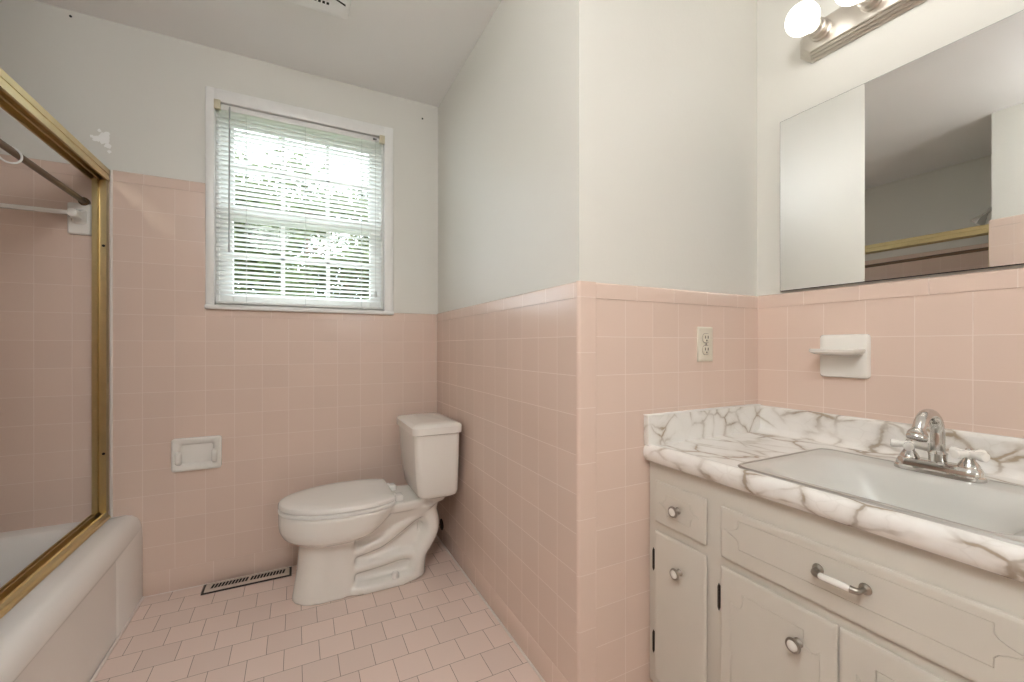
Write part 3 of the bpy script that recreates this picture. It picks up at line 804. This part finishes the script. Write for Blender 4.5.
# sink
sk = thing('sink', 'white rectangular drop-in sink with a thin metal rim in the marble counter', 'sink', ((SX0 + SX1) / 2, (SY0 + SY1) / 2, ZC))
cx, cy = sk.location.x, sk.location.y; hx, hy = (SX1 - SX0) / 2, (SY1 - SY0) / 2
def sr(q, z, r=.032, dx0=0, dx1=0): 
    return [(p[0], p[1], z) for p in rrect(cx + (dx0 - dx1) / 2, cy, hx - q - (dx0 + dx1) / 2, hy - q, r, 8)]
b = bm_new(); rings = [sr(.011, ZC - .004, .025), sr(.0105, ZC + .002, .025), sr(.008, ZC + .0045, .028), sr(.003, ZC + .0045, .032), sr(0, ZC + .001, .034), sr(0, ZC - .004, .034)]
loft(b, rings + [rings[0]], False, False); bmesh.ops.remove_doubles(b, verts=list(b.verts), dist=1e-6); obj('metal_rim', b, M['steel_rim'], sk)
b = bm_new()
def bs(x0, x1, y0, y1, r, z): return [(p[0], p[1], z) for p in rrect((x0 + x1) / 2, (y0 + y1) / 2, (x1 - x0) / 2, (y1 - y0) / 2, r, 8)]
a0, a1, c0, c1 = SX0 + .010, SX1 - .010, SY0 + .010, SY1 - .010
inner = [bs(a0, a1, c0, c1, .025, ZC + .003), bs(a0 + .012, a1 - .064, c0 + .016, c1 - .016, .06, ZC + .003), bs(a0 + .020, a1 - .072, c0 + .028, c1 - .028, .07, ZC - .001),
         bs(a0 + .032, a1 - .080, c0 + .055, c1 - .055, .08, ZC - .015), bs(a0 + .045, a1 - .092, c0 + .085, c1 - .085, .09, ZC - .045), bs(a0 + .058, a1 - .104, c0 + .11, c1 - .11, .09, ZC - .085), bs(a0 + .078, a1 - .122, c0 + .135, c1 - .135, .08, ZC - .112), bs(a0 + .11, a1 - .15, c0 + .17, c1 - .17, .06, ZC - .122)]
outer = [bs(a0, a1, c0, c1, .025, ZC - .012), bs(a0 + .01, a1 - .05, c0 + .04, c1 - .04, .08, ZC - .03), bs(a0 + .04, a1 - .09, c0 + .10, c1 - .10, .09, ZC - .11), bs(a0 + .08, a1 - .12, c0 + .14, c1 - .14, .07, ZC - .135)]
loft(b, list(reversed(outer)) + inner); obj('basin', b, M['sink'], sk, smooth=60)
b = bm_new(); lathe(b, [(.022, 0), (.022, .003), (.015, .004), (.012, .002)], ((a0 + a1) / 2 - .02, cy, ZC - .1215), 'z', 22); obj('drain', b, M['chrome'], sk)

# faucet
FX, FY, FZ = 1.322, .427, ZC + .0035
fa = thing('faucet', 'chrome centerset faucet with gooseneck spout and white cross handles at the sink', 'faucet', (FX, FY, FZ))
b = bm_new(); loft(b, [[(FX + p[0], FY + p[1], FZ + z) for p in rrect(0, 0, w, l, w * .98, 8)] for z, w, l in ((0, .028, .0785), (.008, .028, .0785), (.011, .0245, .0755), (.018, .024, .075), (.023, .0215, .0725), (.027, .0185, .070), (.0275, .015, .066))]); obj('base_plate', b, M['chrome'], fa)
b = bm_new(); lathe(b, [(.018, .02), (.019, .026), (.016, .029), (.0165, .044), (.0175, .047), (.0145, .050), (.012, .054)], (FX, FY, FZ), 'z', 22); obj('spout_collar', b, M['chrome'], fa)
b = bm_new(); ca = []
for i in range(17):
    a = PI * i / 16 * .87
    ca.append((FX - .046 + .046 * math.cos(a), FY + .002 * i / 16, FZ + .094 + .046 * math.sin(a)))
pth = [(FX, FY, FZ + .05), (FX, FY, FZ + .08)] + ca
e = Vector(ca[-1]); d = (Vector(ca[-1]) - Vector(ca[-2])).normalized(); pth.append(tuple(e + d * .005))
tube(b, pth, [.0128] * 2 + [.0128 - .0008 * i / 16 for i in range(17)] + [.012], 16); 
sp = obj('spout', b, M['chrome'], fa)
e = e + d * .003
b = bm_new(); lathe(b, [(.012, 0), (.0135, .003), (.0165, .008), (.0185, .014), (.0175, .0165), (.0185, .019), (.0180, .023), (.012, .024)], e, tuple(d), 20); obj('aerator', b, M['chrome'], sp)
for s in (1, -1):
    hy_ = FY + s * .051; ang = math.radians(18 if s > 0 else -24)
    b = bm_new(); lathe(b, [(.018, .020), (.0195, .024), (.0185, .030), (.014, .038), (.0105, .043), (.0095, .048)], (FX, hy_, FZ), 'z', 22); st = obj('valve_stem', b, M['chrome'], fa)
    b = bm_new()
    for k in range(2):
        t = bm_new(); pts = [(-.034, .0065), (-.0325, .0098), (-.025, .0102), (-.014, .0078), (0, .0085), (.014, .0078), (.025, .0102), (.0325, .0098), (.034, .0065)]
        a = ang + k * PI / 2; dx, dy = math.cos(a), math.sin(a)
        tube(t, [(FX + dx * p[0], hy_ + dy * p[0], FZ + .056) for p in pts], [p[1] for p in pts], 12); merge(b, t)
    lathe(b, [(.008, .046), (.0105, .050), (.0105, .062), (.006, .065)], (FX, hy_, FZ), 'z', 18)
    obj('cross_handle', b, M['porcelain'], fa)['label'] = 'white porcelain cross handle'
    b = bm_new(); lathe(b, [(.006, .063), (.0065, .0665), (.004, .069)], (FX, hy_, FZ), 'z', 14); obj('handle_button', b, M['chrome'], fa)

# ceramic toothbrush holder on the tile
th = thing('toothbrush_holder', 'white ceramic toothbrush holder with a projecting shelf on the pink wall below the mirror', 'toothbrush holder', (XM, .683, 1.02))
b = bm_new(); loft(b, [[(XM - d, .683 + p[0], 1.02 + p[1]) for p in rrect(0, 0, .064 - q, .065 - q, .010)] for d, q in ((0, 0), (.010, 0), (.016, .003), (.019, .010))]); obj('plate', b, M['porcelain'], th)
b = bm_new(); loft(b, [[(p[0], .683 + p[1], z) for p in rrect(XM - .046 + o_, 0, .046 - q, .059 - q, .014)] for z, q, o_ in ((1.022, .02, .018), (1.026, .008, .008), (1.032, .001, .001), (1.038, 0, 0), (1.042, .002, .002))])
obj('shelf', b, M['porcelain'], th)

# outlet
ou = thing('wall_outlet', 'ivory duplex outlet on the pink tiled pier above the counter', 'outlet', (1.196, YF, 1.056))
b = bm_new(); loft(b, [[(1.196 + p[0], YF - d, 1.056 + p[1]) for p in rrect(0, 0, .0355 - q, .057 - q, .004)] for d, q in ((0, 0), (.003, 0), (.0055, .003), (.006, .006))]); obj('cover_plate', b, M['ivory'], ou)
for s in (1, -1):
    zc = 1.056 + s * .0195
    b = bm_new(); loft(b, [[(1.196 + p[0], YF - d, zc + p[1]) for p in rrect(0, 0, .0165 - q, .0145 - q, .011)] for d, q in ((.005, 0), (.0082, 0), (.0088, .001))]); rc = obj('receptacle', b, M['ivory'], ou)
    b = bm_new()
    for dx in (-.0065, .0065): bm_box(b, 1.196 + dx - .0016, 1.196 + dx + .0016, YF - .0091, YF - .0085, zc - .001, zc + .008)
    lathe(b, [(.0028, 0), (.0028, .0006)], (1.196, YF - .0085, zc - .0075), '-y', 12)
    obj('slots', b, M['dark'], rc, smooth=0)
    b = bm_new(); rr_ = [rrect(0, 0, .0178, .0158, .012), rrect(0, 0, .0165, .0145, .011)]
    loft(b, [[(1.196 + p[0], YF - .0063, zc + p[1]) for p in rr_[0]], [(1.196 + p[0], YF - .0064, zc + p[1]) for p in rr_[1]]], False, False); obj('receptacle_gap', b, M['bronze'], rc, smooth=0)
b = bm_new(); lathe(b, [(.0034, 0), (.0034, .0012), (.001, .0016)], (1.196, YF - .006, 1.056), '-y', 12); obj('screw', b, M['pewter'], ou)

# mirror
MY0, MY1, MZ0, MZ1 = -.30, .874, 1.2365, 1.8135
mi = thing('wall_mirror', 'large frameless rectangular mirror on the wall above the vanity', 'mirror', (XM, .287, MZ0))
b = bm_new(); bm_box(b, XM - .0045, XM + TT, MY0, MY1, MZ0, MZ1); obj('backing', b, M['dark'], mi, smooth=0)
b = bm_new(); bm_box(b, XM - .0055, XM - .0042, MY0 + .0012, MY1 - .0012, MZ0 + .0012, MZ1 - .0012); obj('mirror_glass', b, M['mirror'], mi, smooth=0)

# vanity light bar
vl = thing('vanity_light', 'brushed nickel light bar with globe bulbs on the wall over the mirror', 'light fixture', (XM + TT, .415, 2.025))
XW2 = XM + TT; LY0, LY1, LZ = .012, .812, 2.022
def chamf(hy_, hz_, c):
    return [(hy_, hz_ - c), (hy_ - c, hz_), (-hy_ + c, hz_), (-hy_, hz_ - c), (-hy_, -hz_ + c), (-hy_ + c, -hz_), (hy_ - c, -hz_), (hy_, -hz_ + c)]
b = bm_new(); yc = (LY0 + LY1) / 2; hl = (LY1 - LY0) / 2
loft(b, [[(XW2 - d, yc + p[0], LZ + p[1]) for p in chamf(hl - q, .060 - q, .034 - q * .6)] for d, q in ((0, 0), (.007, 0), (.010, .004), (.010, .006), (.016, .006), (.019, .010), (.019, .012), (.024, .012), (.027, .017), (.027, .019), (.031, .019), (.033, .022))])
obj('backplate', b, M['nickel'], vl, smooth=25)
M['bulb'] = m_emit('bulb_glow', (1.0, .975, .92), E_BULB)
for k in range(6):
    y = .737 - .132 * k; z = 2.030
    b = bm_new(); lathe(b, [(.030, 0), (.030, .006), (.026, .009), (.025, .026), (.027, .029), (.023, .032), (.022, .046), (.018, .047)], (XW2 - .032, y, z), '-x', 24); so = obj('socket', b, M['nickel'], vl)
    b = bm_new(); pr = [(.0135, .034), (.0145, .046), (.020, .054)]
    for i in range(13):
        a = math.radians(-58 + 148 * i / 12); pr.append((.0445 * math.cos(a), .1000 + .0445 * math.sin(a)))
    lathe(b, pr, (XW2 - .032, y, z), '-x', 28); obj('bulb', b, M['bulb'], vl)

# added fill light behind the viewer, a glowing globe on a pole
LX, LYY, LZZ = .75, -2.2, 1.62
fl = thing('fill_light_rear', 'added fill light, a glowing white globe on a pole, unseen behind the camera', 'fill light', (LX, LYY, 0))
b = bm_new(); lathe(b, [(.15, 0), (.15, .012), (.13, .020), (.02, .030)], (LX, LYY, 0), 'z', 32); obj('base', b, M['nickel'], fl)
b = bm_new(); tube(b, [(LX, LYY, .02), (LX, LYY, LZZ - .19)], .012, 14); lathe(b, [(.012, -.25), (.06, -.20), (.07, -.185)], (LX, LYY, LZZ), 'z', 24); obj('pole', b, M['nickel'], fl)
M['fill_rear'] = m_emit('fill_glow_rear', (.97, 1.0, 1.02), E_FILL_REAR)
b = bm_new(); lathe(b, [(.20 * math.sin(PI * i / 20), -.20 * math.cos(PI * i / 20)) for i in range(1, 20)], (LX, LYY, LZZ), 'z', 36); obj('fill_globe', b, M['fill_rear'], fl)

# second added fill light, a glowing globe overhead and out of view
QX, QY, QZ = -.25, -.10, CEIL - .215
cl = thing('fill_light_top', 'added fill light, a glowing white globe close under the ceiling, out of view', 'ceiling lamp', (QX, QY, CEIL))
b = bm_new(); lathe(b, [(.07, 0), (.07, .010), (.05, .016)], (QX, QY, CEIL), '-z', 32); obj('canopy', b, M['nickel'], cl)
M['fill_top'] = m_emit('fill_glow_top', (.97, 1.0, 1.02), E_FILL_TOP)
b = bm_new(); lathe(b, [(.20 * math.sin(PI * i / 20), -.20 * math.cos(PI * i / 20)) for i in range(1, 20)], (QX, QY, QZ), 'z', 36); obj('globe', b, M['fill_top'], cl)

# ------------------------------------------------------------------ outdoors
b = bm_new(); bm_box(b, -14, 14, 2.6, 26, -1.4, -1.2); o = struct(obj('ground', b, M['lawn'], smooth=0))
def tree(x, y, h, r, leaf, n, label, seed):
    rnd = random.Random(seed)
    t = thing('tree', label, 'tree', (x, y, -1.2), 'trees outside the window')
    b = bm_new(); tube(b, spline([(x, y, -1.2), (x + .05, y, h * .3 - 1.2), (x - .04, y + .05, h * .6 - 1.2), (x, y, h * .9 - 1.2)], 4), [.13 - .008 * i for i in range(13)], 10)
    tips = []
    for k in range(12):
        a = 2 * PI * k / 12 + rnd.random(); zz = h * (.3 + .5 * k / 12) - 1.2; L = r * (.6 + .4 * rnd.random())
        p = (x + L * math.cos(a), y + L * math.sin(a), zz + L * .45); tips.append(p)
        tube(b, [(x, y, zz), (x + L * .5 * math.cos(a), y + L * .5 * math.sin(a), zz + L * .3), p], [.04, .025, .01], 7)
    obj('trunk', b, M['bark'], t)
    b = bm_new(); cent = []
    for k in range(46):
        a = rnd.uniform(0, 2 * PI); q = math.sqrt(rnd.random()) * r; zz = rnd.uniform(h * .12, h) - 1.2
        cent.append(Vector((x + q * math.cos(a), y + q * math.sin(a), zz)))
    for i in range(n):
        c = rnd.choice(cent); p = c + Vector((rnd.gauss(0, .22), rnd.gauss(0, .22), rnd.gauss(0, .2)))
        s = rnd.uniform(.05, .10); d1 = Vector((rnd.gauss(0, 1), rnd.gauss(0, 1), rnd.gauss(0, .6))).normalized(); d2 = d1.orthogonal().normalized(); nn = d1.cross(d2)
        v = [b.verts.new(q) for q in (p - d1 * s, p + d2 * s * .5 + nn * s * .1, p + d1 * s, p - d2 * s * .5 + nn * s * .1)]
        b.faces.new((v[0], v[1], v[2])); b.faces.new((v[0], v[2], v[3]))
    f = obj('foliage', b, M[leaf], t, smooth=0, recalc=False); f['kind'] = 'stuff'
tree(-.85, 7.4, 5.0, 1.0, 'leaf_a', 14000, 'leafy mid green tree outside the left part of the window', 1)
tree(1.15, 10.6, 5.6, .95, 'leaf_b', 12000, 'yellowish green tree outside the right part of the window', 2)
tree(.3, 14.6, 6.8, 1.9, 'leaf_c', 14000, 'darker green tree farther off behind the other two', 3)

# ------------------------------------------------------------------ world, camera, colour management
w = bpy.data.worlds.new('sky'); sc.world = w; w.use_nodes = True
nt = w.node_tree; bg = nt.nodes['Background']
tc = nt.nodes.new('ShaderNodeTexCoord'); sx = nt.nodes.new('ShaderNodeSeparateXYZ'); nt.links.new(tc.outputs['Generated'], sx.inputs[0])
rp = nt.nodes.new('ShaderNodeValToRGB'); nt.links.new(sx.outputs['Z'], rp.inputs['Fac'])
rp.color_ramp.elements[0].color = (.88, .95, 1.0, 1); rp.color_ramp.elements[1].color = (.80, .91, 1.0, 1)
nt.links.new(rp.outputs[0], bg.inputs['Color']); bg.inputs['Strength'].default_value = E_SKY

def portal(name, loc, rot, sx_, sy_):
    l = bpy.data.lights.new(name, 'AREA'); l.shape = 'RECTANGLE'; l.size = sx_; l.size_y = sy_
    l.cycles.is_portal = True
    o = bpy.data.objects.new(name, l); C.objects.link(o); o.location = loc; o.rotation_euler = rot
portal('window_portal', (.04, YB + .16, 1.685), (-PI / 2, 0, 0), .75, .92)

f = 423.2; yaw = math.atan2(215, 423.2)
cam = bpy.data.cameras.new('camera'); co = bpy.data.objects.new('camera', cam); C.objects.link(co)
cam.sensor_width = 36; cam.sensor_fit = 'HORIZONTAL'; cam.lens = f / 1024 * 36
cam.shift_y = 5.0 / 1024; cam.clip_start = .02
co.location = (0, 0, H); co.rotation_euler = (PI / 2, 0, -yaw)
sc.camera = co
sc.cycles.caustics_reflective = False
sc.view_settings.view_transform = 'Standard'; sc.view_settings.look = 'None'
sc.view_settings.exposure = 0.20; sc.view_settings.gamma = 1.0; sc.view_settings.use_curve_mapping = False
